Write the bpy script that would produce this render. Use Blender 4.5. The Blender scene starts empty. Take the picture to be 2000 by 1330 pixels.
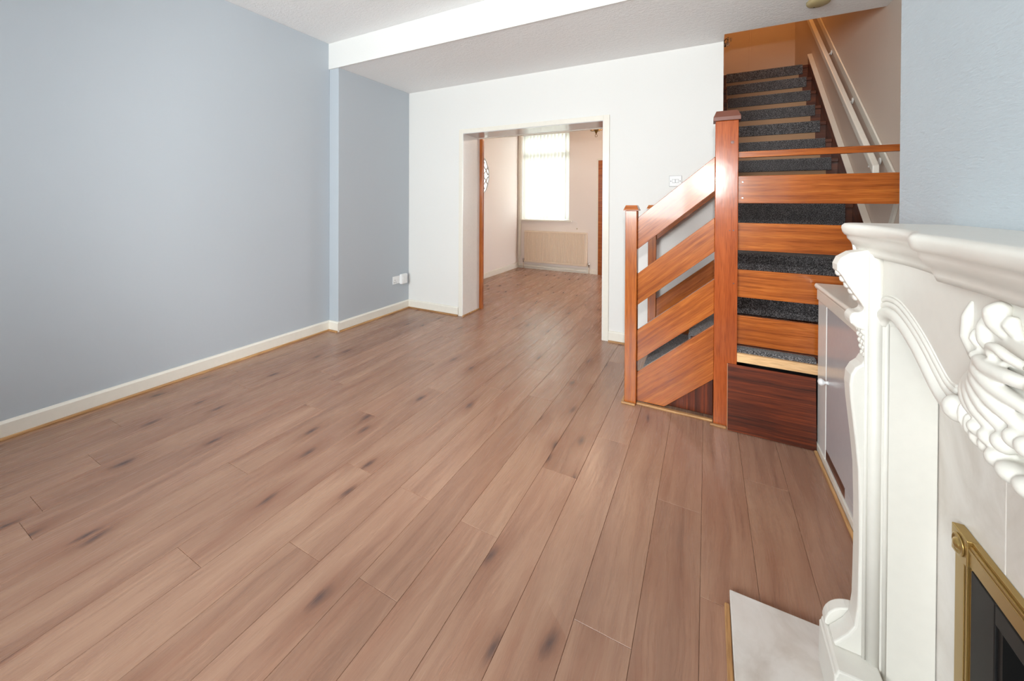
import bpy, bmesh, math, random
from mathutils import Vector, Matrix
random.seed(7)
SC = bpy.context.scene
COL = SC.collection
PI = math.pi

# ------------------------------------------------------------------ camera, world, lights, exposure
cam = bpy.data.cameras.new('camera')
co = bpy.data.objects.new('camera', cam); COL.objects.link(co)
cam.sensor_width = 36.0
cam.lens = 746.6 / 2000 * 36
cam.shift_x = (1000 - 993.27) / 2000
cam.shift_y = -(665 - 399.6) / 2000
cam.clip_start = 0.02
YAW, PITCH, ROLL = 0.4787, 0.0063, 0.0045
F = Vector((-math.sin(YAW), math.cos(YAW), 0)); R = Vector((math.cos(YAW), math.sin(YAW), 0)); U = Vector((0, 0, 1))
F2 = F*math.cos(PITCH) - U*math.sin(PITCH); U2 = U*math.cos(PITCH) + F*math.sin(PITCH)
R2 = R*math.cos(ROLL) + U2*math.sin(ROLL); U3 = U2*math.cos(ROLL) - R*math.sin(ROLL)
M = Matrix((R2, U3, -F2)).transposed().to_4x4(); M.translation = Vector((0, 0, 1.2))
co.matrix_world = M
SC.camera = co

W = bpy.data.worlds.new('sky'); SC.world = W; W.use_nodes = True
bg = W.node_tree.nodes['Background']
bg.inputs[0].default_value = (0.93, 0.965, 1.0, 1); bg.inputs[1].default_value = 28.0

def light(name, kind, loc, energy, color=(1, 1, 1), direction=None, **kw):
    d = bpy.data.lights.new(name, kind); d.energy = energy; d.color = color
    for k, v in kw.items(): setattr(d, k, v)
    o = bpy.data.objects.new(name, d); COL.objects.link(o); o.location = loc
    if direction is not None:
        o.rotation_euler = Vector(direction).to_track_quat('-Z', 'Y').to_euler()
    return o
# camera flash, a little above the lens, pointing where the camera points
light('camera_flash', 'SPOT', (0.03, 0.0, 1.455), 92, (1.0, 0.98, 0.96), (-0.50, 0.86, -0.02),
      shadow_soft_size=0.02, spot_size=math.radians(102), spot_blend=0.45)
# daylight through the front window behind the camera
def portal(name, loc, sx, sy, direction):
    o = light(name, 'AREA', loc, 1, direction=direction, shape='RECTANGLE', size=sx, size_y=sy)
    o.data.cycles.is_portal = True
portal('front_window_daylight', (-1.15, -1.66, 1.55), 1.8, 1.3, (0, 1, 0))
portal('back_window_daylight', (-2.565, 6.62, 1.665), 0.9, 1.56, (0, -1, 0))
# warm electric light upstairs and from the chandelier in the far room
light('landing_bulb', 'POINT', (0.55, 4.7, 4.3), 16, (1.0, 0.47, 0.15), shadow_soft_size=0.12)
light('chandelier_bulbs', 'POINT', (-1.3, 5.0, 2.30), 16, (1.0, 0.74, 0.52), shadow_soft_size=0.15)

SC.view_settings.view_transform = 'Standard'
SC.view_settings.look = 'None'
SC.view_settings.exposure = 0.10
SC.view_settings.gamma = 1.0
SC.view_settings.use_curve_mapping = False
SC.cycles.max_bounces = 8
SC.cycles.diffuse_bounces = 5
SC.cycles.use_adaptive_sampling = True
SC.cycles.adaptive_threshold = 0.035
SC.cycles.glossy_bounces = 4
SC.cycles.sample_clamp_indirect = 6

# ------------------------------------------------------------------ materials
def lin(c):
    c = c/255.0
    return c/12.92 if c <= 0.04045 else ((c+0.055)/1.055)**2.4
def rgb(r, g, b): return (lin(r), lin(g), lin(b), 1)

class NT:
    def __init__(s, name):
        s.m = bpy.data.materials.new(name); s.m.use_nodes = True
        s.t = s.m.node_tree; s.n = s.t.nodes; s.b = s.n['Principled BSDF']; s.out = s.n['Material Output']
    def new(s, typ, ins=None, **kw):
        nd = s.n.new(typ)
        for k, v in kw.items(): setattr(nd, k, v)
        for k, v in (ins or {}).items():
            if isinstance(v, bpy.types.NodeSocket): s.t.links.new(v, nd.inputs[k])
            else: nd.inputs[k].default_value = v
        return nd
    def link(s, a, b): s.t.links.new(a, b)
    def coords(s, scale, rnd=False, src='Object'):
        tc = s.new('ShaderNodeTexCoord')
        v = tc.outputs[src]
        if rnd:
            oi = s.new('ShaderNodeObjectInfo')
            m = s.new('ShaderNodeVectorMath', {0: (37.1, 11.7, 23.3)}, operation='SCALE')
            s.link(oi.outputs['Random'], m.inputs['Scale'])
            a = s.new('ShaderNodeVectorMath', {0: v, 1: m.outputs[0]}, operation='ADD'); v = a.outputs[0]
        mp = s.new('ShaderNodeMapping', {'Vector': v, 'Scale': scale})
        return mp.outputs[0]
    def noise(s, vec, scale=1.0, detail=4, rough=0.5, dist=0.0):
        return s.new('ShaderNodeTexNoise', {'Vector': vec, 'Scale': scale, 'Detail': detail, 'Roughness': rough, 'Distortion': dist}).outputs[0]
    def ramp(s, fac, stops):
        r = s.new('ShaderNodeValToRGB', {'Fac': fac}); e = r.color_ramp.elements
        while len(e) < len(stops): e.new(0.5)
        for i, (p, c) in enumerate(stops): e[i].position = p; e[i].color = c
        return r.outputs[0]
    def mix(s, fac, a, b, blend='MIX'):
        m = s.new('ShaderNodeMix', data_type='RGBA', blend_type=blend)
        for k, v in ((0, fac), (6, a), (7, b)):
            if isinstance(v, bpy.types.NodeSocket): s.link(v, m.inputs[k])
            else: m.inputs[k].default_value = v
        return m.outputs[2]
    def bump(s, h, strength, dist=0.01):
        b = s.new('ShaderNodeBump', {'Height': h, 'Strength': strength, 'Distance': dist})
        s.link(b.outputs[0], s.b.inputs['Normal']); return b
    def set(s, **kw):
        for k, v in kw.items():
            k = k.replace('_', ' ')
            if isinstance(v, bpy.types.NodeSocket): s.link(v, s.b.inputs[k])
            else: s.b.inputs[k].default_value = v
        return s.m

def m_paint(name, c, rough=0.6, bump=0.15, scale=(1, 1, 1), nscale=60, dist=0.004, spec=0.3):
    k = NT(name); v = k.coords(scale, src='Object')
    n = k.noise(v, nscale, 5, 0.6)
    n2 = k.noise(v, 1.3, 3, 0.5)
    col = k.mix(n2, (c[0]*0.96, c[1]*0.96, c[2]*0.96, 1), c)
    k.bump(n, bump, dist)
    k.set(Base_Color=col, Roughness=rough); k.b.inputs['Specular IOR Level'].default_value = spec
    return k.m
def m_plain(name, c, rough=0.5, metal=0.0, **kw):
    k = NT(name); v = k.coords((1, 1, 1))
    n = k.noise(v, 40, 3)
    col = k.mix(n, (c[0]*0.93, c[1]*0.93, c[2]*0.93, 1), c)
    k.set(Base_Color=col, Roughness=rough, Metallic=metal, **kw); return k.m

def m_wood(name, dark, mid, lite, rough=0.28, coat=0.5, stripes=26, spread=0.5):
    k = NT(name)
    v = k.coords((0.7, 1, 1), rnd=True)
    warp = k.noise(v, 2.2, 3, 0.5)
    sc = k.new('ShaderNodeVectorMath', {0: v}, operation='ADD')
    wv = k.new('ShaderNodeVectorMath', {0: (0, 0.035, 0.035)}, operation='SCALE'); k.link(warp, wv.inputs['Scale'])
    k.link(wv.outputs[0], sc.inputs[1])
    mp = k.new('ShaderNodeMapping', {'Vector': sc.outputs[0], 'Scale': (1.3, stripes, stripes)})
    s1 = k.noise(mp.outputs[0], 1.0, 4, 0.6)
    mp2 = k.new('ShaderNodeMapping', {'Vector': v, 'Scale': (18, 420, 420)})
    pores = k.noise(mp2.outputs[0], 1.0, 2, 0.5)
    col = k.ramp(s1, [(0.5-spread*0.36, dark), (0.5, mid), (0.5+spread*0.36, lite)])
    pc = k.ramp(pores, [(0.36, (0.62, 0.55, 0.5, 1)), (0.52, (1, 1, 1, 1))])
    col = k.mix(0.8, col, pc, 'MULTIPLY')
    big = k.noise(v, 4.0, 2)
    bc = k.ramp(big, [(0.35, (0.86, 0.82, 0.8, 1)), (0.65, (1.08, 1.08, 1.05, 1))])
    col = k.mix(1.0, col, bc, 'MULTIPLY')
    wob = k.noise(v, 14, 2); 
    hh = k.new('ShaderNodeMath', {0: pores, 1: 0.08}, operation='MULTIPLY')
    h2 = k.new('ShaderNodeMath', {0: wob, 1: hh.outputs[0]}, operation='ADD')
    k.bump(h2.outputs[0], 0.14, 0.003)
    k.set(Base_Color=col, Roughness=rough)
    k.b.inputs['Coat Weight'].default_value = coat; k.b.inputs['Coat Roughness'].default_value = 0.07
    return k.m

def m_laminate():
    k = NT('oak_laminate')
    v = k.coords((1, 1, 1), rnd=True)
    warp = k.noise(k.new('ShaderNodeMapping', {'Vector': v, 'Scale': (5, 1.4, 5)}).outputs[0], 1.0, 3, 0.5)
    wv = k.new('ShaderNodeVectorMath', {0: (0.11, 0, 0)}, operation='SCALE'); k.link(warp, wv.inputs['Scale'])
    v2 = k.new('ShaderNodeVectorMath', {0: v, 1: wv.outputs[0]}, operation='ADD').outputs[0]
    g1 = k.noise(k.new('ShaderNodeMapping', {'Vector': v2, 'Scale': (13, 0.8, 1)}).outputs[0], 1.0, 5, 0.62)
    g2 = k.noise(k.new('ShaderNodeMapping', {'Vector': v2, 'Scale': (120, 3.0, 1)}).outputs[0], 1.0, 3, 0.6)
    g3 = k.noise(k.new('ShaderNodeMapping', {'Vector': v2, 'Scale': (420, 16, 1)}).outputs[0], 1.0, 2, 0.5)
    red = k.noise(k.new('ShaderNodeMapping', {'Vector': v, 'Scale': (9, 1.6, 1)}).outputs[0], 1.0, 3, 0.5)
    base = k.ramp(g1, [(0.22, rgb(136, 101, 83)), (0.44, rgb(160, 123, 102)), (0.62, rgb(172, 136, 113)), (0.85, rgb(181, 148, 125))])
    base = k.mix(k.ramp(red, [(0.52, (0, 0, 0, 1)), (0.76, (0.6, 0.6, 0.6, 1))]), base, rgb(148, 102, 80))
    fine = k.ramp(g2, [(0.32, (0.92, 0.90, 0.89, 1)), (0.6, (1.02, 1.02, 1.02, 1))])
    base = k.mix(1.0, base, fine, 'MULTIPLY')
    fine3 = k.ramp(g3, [(0.34, (0.90, 0.88, 0.87, 1)), (0.5, (1, 1, 1, 1))])
    base = k.mix(0.8, base, fine3, 'MULTIPLY')
    # knots
    kv = k.new('ShaderNodeMapping', {'Vector': v2, 'Scale': (6.4, 2.3, 1)}).outputs[0]
    vo = k.new('ShaderNodeTexVoronoi', {'Vector': kv, 'Scale': 1.0, 'Randomness': 1.0}, voronoi_dimensions='2D', feature='F1')
    sep = k.new('ShaderNodeSeparateColor', {0: vo.outputs['Color']})
    gate = k.new('ShaderNodeMath', {0: sep.outputs[0], 1: 0.62}, operation='GREATER_THAN')
    jit = k.noise(k.new('ShaderNodeMapping', {'Vector': v, 'Scale': (60, 14, 1)}).outputs[0], 1.0, 3, 0.6)
    dj = k.new('ShaderNodeMath', {0: jit, 1: 0.10, 2: vo.outputs['Distance']}, operation='MULTIPLY_ADD')
    halo = k.ramp(dj.outputs[0], [(0.05, (0.85, 0.85, 0.85, 1)), (0.22, (0.42, 0.42, 0.42, 1)), (0.50, (0, 0, 0, 1))])
    core = k.ramp(dj.outputs[0], [(0.05, (0.9, 0.9, 0.9, 1)), (0.10, (0.5, 0.5, 0.5, 1)), (0.17, (0, 0, 0, 1))])
    f1 = k.new('ShaderNodeMath', {0: halo, 1: gate.outputs[0]}, operation='MULTIPLY')
    f2 = k.new('ShaderNodeMath', {0: core, 1: gate.outputs[0]}, operation='MULTIPLY')
    base = k.mix(f1.outputs[0], base, rgb(134, 92, 72))
    base = k.mix(f2.outputs[0], base, rgb(78, 64, 62))
    # per-plank tone
    oi = k.new('ShaderNodeObjectInfo')
    tone = k.ramp(oi.outputs['Random'], [(0.0, (0.93, 0.91, 0.90, 1)), (1.0, (1.07, 1.07, 1.07, 1))])
    base = k.mix(1.0, base, tone, 'MULTIPLY')
    k.bump(g3, 0.12, 0.0015)
    rr = k.ramp(g2, [(0.3, (0.30, 0.30, 0.30, 1)), (0.7, (0.22, 0.22, 0.22, 1))])
    k.set(Base_Color=base, Roughness=rr)
    k.b.inputs['Specular IOR Level'].default_value = 0.5
    return k.m

def m_carpet():
    k = NT('speckled_carpet')
    v = k.coords((1, 1, 1), rnd=True)
    n = k.noise(v, 210, 4, 0.75)
    n2 = k.noise(v, 26, 3, 0.5)
    col = k.ramp(n, [(0.36, rgb(32, 30, 30)), (0.5, rgb(84, 82, 83)), (0.64, rgb(178, 176, 178))])
    col = k.mix(1.0, col, k.ramp(n2, [(0.3, (0.8, 0.8, 0.8, 1)), (0.7, (1.1, 1.1, 1.1, 1))]), 'MULTIPLY')
    k.bump(n, 0.9, 0.006)
    k.set(Base_Color=col, Roughness=0.95); k.b.inputs['Specular IOR Level'].default_value = 0.1
    k.b.inputs['Sheen Weight'].default_value = 0.35; k.b.inputs['Sheen Roughness'].default_value = 0.4
    return k.m

def m_marble():
    k = NT('cream_marble')
    v = k.coords((1, 1, 1))
    n = k.noise(v, 4.5, 5, 0.55, 0.7)
    v2 = k.noise(v, 7.0, 6, 0.6, 1.5)
    col = k.ramp(n, [(0.30, rgb(190, 180, 170)), (0.48, rgb(212, 205, 198)), (0.7, rgb(224, 219, 214))])
    vein = k.ramp(v2, [(0.46, (1, 1, 1, 1)), (0.5, (0.80, 0.77, 0.73, 1)), (0.54, (1, 1, 1, 1))])
    col = k.mix(0.12, col, vein, 'MULTIPLY')
    k.set(Base_Color=col, Roughness=0.28); return k.m

def m_fabric():
    k = NT('blind_fabric')
    v = k.coords((1, 1, 1))
    n = k.noise(v, 300, 2)
    c = k.mix(n, (0.86, 0.87, 0.84, 1), (0.92, 0.93, 0.90, 1))
    d = k.new('ShaderNodeBsdfDiffuse', {'Color': c}); t = k.new('ShaderNodeBsdfTranslucent', {'Color': c})
    mx = k.new('ShaderNodeMixShader', {0: 0.55, 1: d.outputs[0], 2: t.outputs[0]})
    k.link(mx.outputs[0], k.out.inputs[0]); return k.m

def m_ceiling():
    k = NT('stippled_ceiling_white')
    v = k.coords((1, 1, 1))
    vs = k.new('ShaderNodeMapping', {'Vector': v, 'Scale': (34, 70, 70)}).outputs[0]
    n = k.noise(vs, 1.0, 4, 0.6, 0.6)
    n2 = k.noise(v, 180, 3, 0.6)
    h = k.new('ShaderNodeMath', {0: n2, 1: 0.35}, operation='MULTIPLY')
    h2 = k.new('ShaderNodeMath', {0: n, 1: h.outputs[0]}, operation='ADD')
    k.bump(h2.outputs[0], 0.55, 0.012)
    k.set(Base_Color=(0.90, 0.90, 0.90, 1), Roughness=0.8); k.b.inputs['Specular IOR Level'].default_value = 0.2
    return k.m

MW = m_paint('white_wall_paint', rgb(233, 232, 229), 0.7, 0.25, (1, 1, 0.6), 90, 0.003)
MC = m_ceiling()
MBLUE = m_paint('pale_blue_paint', rgb(186, 193, 200), 0.62, 0.12, (1, 1, 1), 70, 0.003)
MPAPER = m_paint('blue_papered_breast', rgb(189, 198, 204), 0.62, 0.5, (1, 1, 4), 34, 0.006)
MTRIM = m_plain('cream_gloss_paint', rgb(238, 233, 222), 0.3)
MWG = m_plain('white_gloss_paint', rgb(240, 238, 234), 0.18)
MCREAM = m_paint('warm_white_paint', rgb(240, 231, 225), 0.7, 0.2, (1, 1, 1), 80, 0.003)
MSTAIRW = m_paint('stairwell_magnolia_paint', rgb(214, 198, 184), 0.65, 0.3, (1, 1, 1), 60, 0.004)
MRAD = m_plain('magnolia_radiator_paint', rgb(232, 214, 192), 0.35)
MBEAD = m_wood('oak_bead', rgb(150, 105, 62), rgb(190, 145, 95), rgb(212, 170, 120), 0.5, 0.0, 60)
MPINE = m_wood('raw_pine', rgb(205, 160, 108), rgb(226, 184, 134), rgb(236, 200, 152), 0.6, 0.0, 30)
MSAP = m_wood('varnished_sapele', rgb(128, 62, 24), rgb(168, 90, 34), rgb(194, 116, 48), 0.24, 0.3, 60, 0.75)
MNEW = m_wood('varnished_red_pine', rgb(146, 68, 30), rgb(168, 82, 36), rgb(184, 98, 46), 0.20, 0.3, 34, 0.9)
MDARK = m_wood('dark_mahogany_ply', rgb(34, 12, 5), rgb(88, 34, 11), rgb(130, 56, 20), 0.42, 0.0, 70, 0.6)
MSTRING = m_wood('brown_stained_wood', rgb(66, 32, 18), rgb(104, 52, 28), rgb(126, 68, 38), 0.45, 0.2, 30)
MCAP = m_plain('brown_painted_cap', rgb(112, 66, 52), 0.35)
MTAN = m_plain('tan_riser_paint', rgb(182, 138, 100), 0.6)
MCARP = m_carpet()
MLAM = m_laminate()
MSUB = m_plain('dark_underlay', rgb(70, 55, 48), 0.9)
MMAR = m_marble()
MMANT = m_plain('white_plaster_mantel', rgb(224, 220, 212), 0.38)
MBRASS = m_plain('brushed_brass', rgb(176, 148, 92), 0.34, 0.85)
MABRASS = m_plain('antique_brass', rgb(120, 92, 44), 0.35, 0.9)
MBLACK = m_plain('black_iron', rgb(22, 21, 21), 0.5, 0.3)
MCHROME = m_plain('chrome', rgb(200, 200, 200), 0.2, 1.0)
MPLAS = m_plain('white_plastic', rgb(240, 240, 240), 0.5)
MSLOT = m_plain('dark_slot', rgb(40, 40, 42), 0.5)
MGREYDOOR = m_plain('grey_gloss_paint', rgb(198, 195, 197), 0.24)
MFAB = m_fabric()
MKHAKI = m_plain('aged_plastic', rgb(176, 160, 118), 0.45)
MUPVC = m_plain('white_upvc', rgb(238, 240, 242), 0.3)
def m_glass():
    k = NT('window_glass'); 
    g = k.new('ShaderNodeBsdfGlossy', {'Roughness': 0.02}); t = k.new('ShaderNodeBsdfTransparent', {'Color': (0.96, 0.98, 0.97, 1)})
    fr = k.new('ShaderNodeFresnel', {'IOR': 1.45})
    mx = k.new('ShaderNodeMixShader', {0: fr.outputs[0], 1: t.outputs[0], 2: g.outputs[0]})
    k.link(mx.outputs[0], k.out.inputs[0]); return k.m
MGLASS = m_glass()
def m_crystal():
    k = NT('cut_crystal'); k.set(Base_Color=(0.95, 0.97, 1, 1), Roughness=0.03)
    k.b.inputs['Transmission Weight'].default_value = 0.8; return k.m
MCRYS = m_crystal()
MMIR = m_plain('mirror_silver', rgb(238, 238, 238), 0.04, 1.0)
MEARTH = m_paint('pale_ground', rgb(140, 138, 130), 0.9, 0.2)

# ------------------------------------------------------------------ geometry helpers
def bx(bm, x0, x1, y0, y1, z0, z1):
    if x0 > x1: x0, x1 = x1, x0
    if y0 > y1: y0, y1 = y1, y0
    if z0 > z1: z0, z1 = z1, z0
    v = [bm.verts.new(p) for p in ((x0,y0,z0),(x1,y0,z0),(x1,y1,z0),(x0,y1,z0),(x0,y0,z1),(x1,y0,z1),(x1,y1,z1),(x0,y1,z1))]
    for f in ((0,3,2,1),(4,5,6,7),(0,1,5,4),(1,2,6,5),(2,3,7,6),(3,0,4,7)): bm.faces.new([v[i] for i in f])
def prism(bm, pts, axis, a, b):
    """extrude a 2D polygon along axis from a to b"""
    def mk(p, t):
        if axis == 'x': return (t, p[0], p[1])
        if axis == 'y': return (p[0], t, p[1])
        return (p[0], p[1], t)
    A = [bm.verts.new(mk(p, a)) for p in pts]; B = [bm.verts.new(mk(p, b)) for p in pts]
    n = len(pts)
    bm.faces.new(A); bm.faces.new(B[::-1])
    for i in range(n): bm.faces.new((A[i], B[i], B[(i+1) % n], A[(i+1) % n]))
def lathe(bm, prof, origin, axis='z', n=20):
    """prof: (radius, height) along axis"""
    o = Vector(origin); ax = {'x': Vector((1,0,0)), 'y': Vector((0,1,0)), 'z': Vector((0,0,1)), '-x': Vector((-1,0,0)), '-y': Vector((0,-1,0)), '-z': Vector((0,0,-1))}[axis]
    u = ax.orthogonal().normalized(); w = ax.cross(u)
    rings = []
    for r, h in prof:
        rings.append([bm.verts.new(o + ax*h + (u*math.cos(2*PI*i/n) + w*math.sin(2*PI*i/n))*max(r, 1e-4)) for i in range(n)])
    for a, b in zip(rings, rings[1:]):
        for i in range(n): bm.faces.new((a[i], a[(i+1) % n], b[(i+1) % n], b[i]))
    bm.faces.new(rings[0][::-1]); bm.faces.new(rings[-1])
def tube(bm, pts, rad, n=10):
    pts = [Vector(p) for p in pts]
    if not isinstance(rad, (list, tuple)): rad = [rad]*len(pts)
    rings = []; prev = None
    for i, p in enumerate(pts):
        d = (pts[min(i+1, len(pts)-1)] - pts[max(i-1, 0)]).normalized()
        if prev is None: u = d.orthogonal().normalized()
        else: u = (prev - d*prev.dot(d)).normalized()
        prev = u; w = d.cross(u)
        rings.append([bm.verts.new(p + (u*math.cos(2*PI*k/n) + w*math.sin(2*PI*k/n))*rad[i]) for k in range(n)])
    for a, b in zip(rings, rings[1:]):
        for k in range(n): bm.faces.new((a[k], a[(k+1) % n], b[(k+1) % n], b[k]))
    bm.faces.new(rings[0][::-1]); bm.faces.new(rings[-1])
def ball(bm, c, r, rot=None, seg=14):
    m = Matrix.Translation(Vector(c))
    if rot is not None: m = m @ rot
    if not isinstance(r, (list, tuple)): r = (r, r, r)
    m = m @ Matrix.Diagonal((r[0], r[1], r[2], 1))
    bmesh.ops.create_uvsphere(bm, u_segments=seg, v_segments=max(6, seg//2+2), radius=1, matrix=m)
def obj(name, bm, mat, parent=None, frame=None, bevel=0.0, smooth=False, segs=2):
    """link bm (world coordinates) as one object; frame = local matrix in which the object's coordinates are stored"""
    bmesh.ops.recalc_face_normals(bm, faces=bm.faces[:])
    if frame is None:
        lo = Vector((min(v.co.x for v in bm.verts), min(v.co.y for v in bm.verts), min(v.co.z for v in bm.verts)))
        hi = Vector((max(v.co.x for v in bm.verts), max(v.co.y for v in bm.verts), max(v.co.z for v in bm.verts)))
        frame = Matrix.Translation((lo + hi)/2)
    bm.transform(frame.inverted())
    me = bpy.data.meshes.new(name); bm.to_mesh(me); bm.free()
    me.materials.append(mat)
    o = bpy.data.objects.new(name, me); COL.objects.link(o)
    o.matrix_world = frame
    if parent is not None:
        o.parent = parent
        o.matrix_parent_inverse = pw(parent).inverted()
    if smooth:
        for p in me.polygons: p.use_smooth = True
    if bevel > 0:
        b = o.modifiers.new('edge', 'BEVEL'); b.width = bevel; b.segments = segs; b.limit_method = 'ANGLE'; b.angle_limit = math.radians(40)
    return o
def pw(o):
    # world matrix without a depsgraph update
    if o.parent is None: return o.matrix_basis.copy()
    return pw(o.parent) @ o.matrix_parent_inverse @ o.matrix_basis
def empty(name, loc):
    o = bpy.data.objects.new(name, None); COL.objects.link(o); o.location = loc; o.empty_display_size = 0.1
    return o
def tag(o, label=None, cat=None, group=None, kind=None):
    if label: o['label'] = label
    if cat: o['category'] = cat
    if group: o['group'] = group
    if kind: o['kind'] = kind
    return o
def box(name, x0, x1, y0, y1, z0, z1, mat, parent=None, bevel=0.0, frame=None, segs=2):
    bm = bmesh.new(); bx(bm, x0, x1, y0, y1, z0, z1)
    return obj(name, bm, mat, parent, frame, bevel, segs=segs)
def boxes(name, lst, mat, parent=None, bevel=0.0):
    bm = bmesh.new()
    for b in lst: bx(bm, *b)
    return obj(name, bm, mat, parent, None, bevel)
def struct(o): o['kind'] = 'structure'; return o
def grainframe(loc, along):
    """frame whose local X runs along the wood grain"""
    x = Vector(along).normalized(); z = Vector((0, 0, 1))
    if abs(x.dot(z)) > 0.9: z = Vector((0, 1, 0))
    y = z.cross(x).normalized(); z = x.cross(y)
    m = Matrix((x, y, z)).transposed().to_4x4(); m.translation = Vector(loc); return m

# ------------------------------------------------------------------ the setting
ZH, ZL = 2.665, 2.43
YJ, YB, YB2 = 2.40, 3.34, 3.655
XL1, XL2, XR = -3.13, -3.01, 0.985
XD1, XD2, ZD = -2.272, -0.800, 1.915
YF = 6.35
YBK = -1.6
TOP = 5.0

floor = struct(box('floor', -3.6, 1.5, -1.9, 6.9, -0.14, -0.0095, MSUB))
# laminate planks, 161 mm wide and 1.31 m long, running away from the camera
PWD, PLN = 0.161, 1.305
seams = [-0.0105 + k*PWD for k in range(-20, 7)]
known = {-1: 1.65, -2: 1.06, -3: 1.948, -4: 1.606, -5: 1.19, -6: 0.859, -7: 1.214, -8: 0.836, -9: 1.214, -10: 1.948, -12: 0.96, 0: 1.30, 1: 1.947, -16: 0.683, -11: 1.55, -13: 1.45, -14: 0.42}
protos = {}
def plank_mesh(w, l):
    key = (round(w, 4), round(l, 4))
    if key in protos: return protos[key]
    bm = bmesh.new(); c = 0.0009; t = 0.009
    w2, l2 = w/2-0.00035, l/2-0.00035
    lo = [bm.verts.new(p) for p in ((-w2,-l2,-t),(w2,-l2,-t),(w2,l2,-t),(-w2,l2,-t))]
    md = [bm.verts.new(p) for p in ((-w2,-l2,-c),(w2,-l2,-c),(w2,l2,-c),(-w2,l2,-c))]
    up = [bm.verts.new(p) for p in ((-w2+c,-l2+c,0),(w2-c,-l2+c,0),(w2-c,l2-c,0),(-w2+c,l2-c,0))]
    bm.faces.new(up); bm.faces.new(lo[::-1])
    for i in range(4):
        j = (i+1) % 4
        bm.faces.new((lo[i], lo[j], md[j], md[i])); bm.faces.new((md[i], md[j], up[j], up[i]))
    me = bpy.data.meshes.new('plank'); bm.to_mesh(me); bm.free(); me.materials.append(MLAM)
    protos[key] = me; return me
finv = pw(floor).inverted()
for k in range(-20, 6):
    x0, x1 = -0.0105 + k*PWD, -0.0105 + (k+1)*PWD
    x0, x1 = max(x0, XL1+0.002), min(x1, XR-0.01)
    if x1 - x0 < 0.02: continue
    off = known.get(k, random.uniform(0, PLN))
    y = off - 4*PLN
    while y < YF:
        ya, yb = max(y, YBK), min(y+PLN, YF)
        y += PLN
        if yb - ya < 0.05: continue
        o = bpy.data.objects.new('plank', plank_mesh(x1-x0, yb-ya)); COL.objects.link(o)
        o.parent = floor; o.matrix_parent_inverse = finv; o.location = ((x0+x1)/2, (ya+yb)/2, 0)

# left wall: thin part near the camera, thicker pier towards the partition (its far run belongs to the far room)
struct(boxes('wall_left', [(-3.4, XL1, YBK, YJ, 0, ZH), (-3.4, XL2, YJ, YB, 0, ZL)], MBLUE, bevel=0.004))
struct(box('wall_far_left', -3.4, -3.10, YB2, YF, 0, ZH, MCREAM))
# partition with the wide doorway
struct(boxes('wall_back', [(-3.4, XD1, YB, YB2, 0, ZL), (XD1, XD2, YB, YB2, ZD, ZL), (XD2, 0.105, YB, YB2, 0, ZL)], MW))
struct(boxes('wall_stair_side', [(-0.02, 0.105, YB2, 6.03, 0, TOP), (-0.02, 0.105, 3.20, YB2, ZH+0.041, TOP)], MSTAIRW))
struct(box('wall_stair_end', -0.02, 1.1, 6.03, 6.2, 0, TOP, MSTAIRW))
struct(box('wall_right', XR, 1.15, 1.3, 6.03, 0, TOP, MSTAIRW))
struct(box('wall_stair_front', 0.105, XR, 3.08, 3.20, ZH+0.04, TOP, MSTAIRW))
struct(box('ceiling_stair', -0.02, 1.15, 3.08, 6.2, TOP, TOP+0.1, MW))
# chimney breast with the firebox opening
boxes_breast = [(0.50, 1.15, -0.30, 0.42, 0, ZH), (0.50, 1.15, 0.96, 1.52, 0, ZH), (0.50, 1.15, 0.42, 0.96, 0.56, ZH), (0.80, 1.15, 0.42, 0.96, 0, 0.56)]
struct(boxes('wall_chimney_breast', boxes_breast, MPAPER))
struct(box('wall_right_front', XR, 1.15, YBK, -0.30, 0, ZH, MBLUE))
# ceilings
struct(box('ceiling', -3.4, 1.15, YBK-0.1, YJ, ZH, ZH+0.25, MC))
bm = bmesh.new(); bx(bm, -3.4, 0.105, YJ, YB2, ZL, ZH+0.04); bx(bm, 0.105, 1.15, YJ, 3.20, ZL, ZH+0.04)
struct(obj('ceiling_lower', bm, MC))
struct(box('ceiling_far', -3.4, 0.105, YB2, 6.6, ZH, ZH+0.15, MC))
# white painted face of the step in the ceiling (the boxed beam)
struct(box('trim_1', XL1, 0.98, YJ-0.012, YJ-0.0005, ZL-0.004, ZH-0.001, MW))
# far room end wall with the window opening
WX0, WX1, WZ0, WZ1 = -3.02, -2.115, 0.885, 2.45
struct(boxes('wall_far_end', [(-3.4, WX0, YF, 6.6, 0, ZH), (WX1, -0.02, YF, 6.6, 0, ZH), (WX0, WX1, YF, 6.6, 0, WZ0), (WX0, WX1, YF, 6.6, WZ1, ZH)], MCREAM))
# wall behind the camera with the front window
struct(boxes('wall_front', [(-3.4, -2.05, YBK-0.2, YBK, 0, ZH), (-0.25, 1.15, YBK-0.2, YBK, 0, ZH), (-2.05, -0.25, YBK-0.2, YBK, 0, 0.90), (-2.05, -0.25, YBK-0.2, YBK, 2.20, ZH)], MW))
struct(box('ground_outside', -20, 20, 6.9, 40, -0.3, -0.2, MEARTH))

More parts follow.
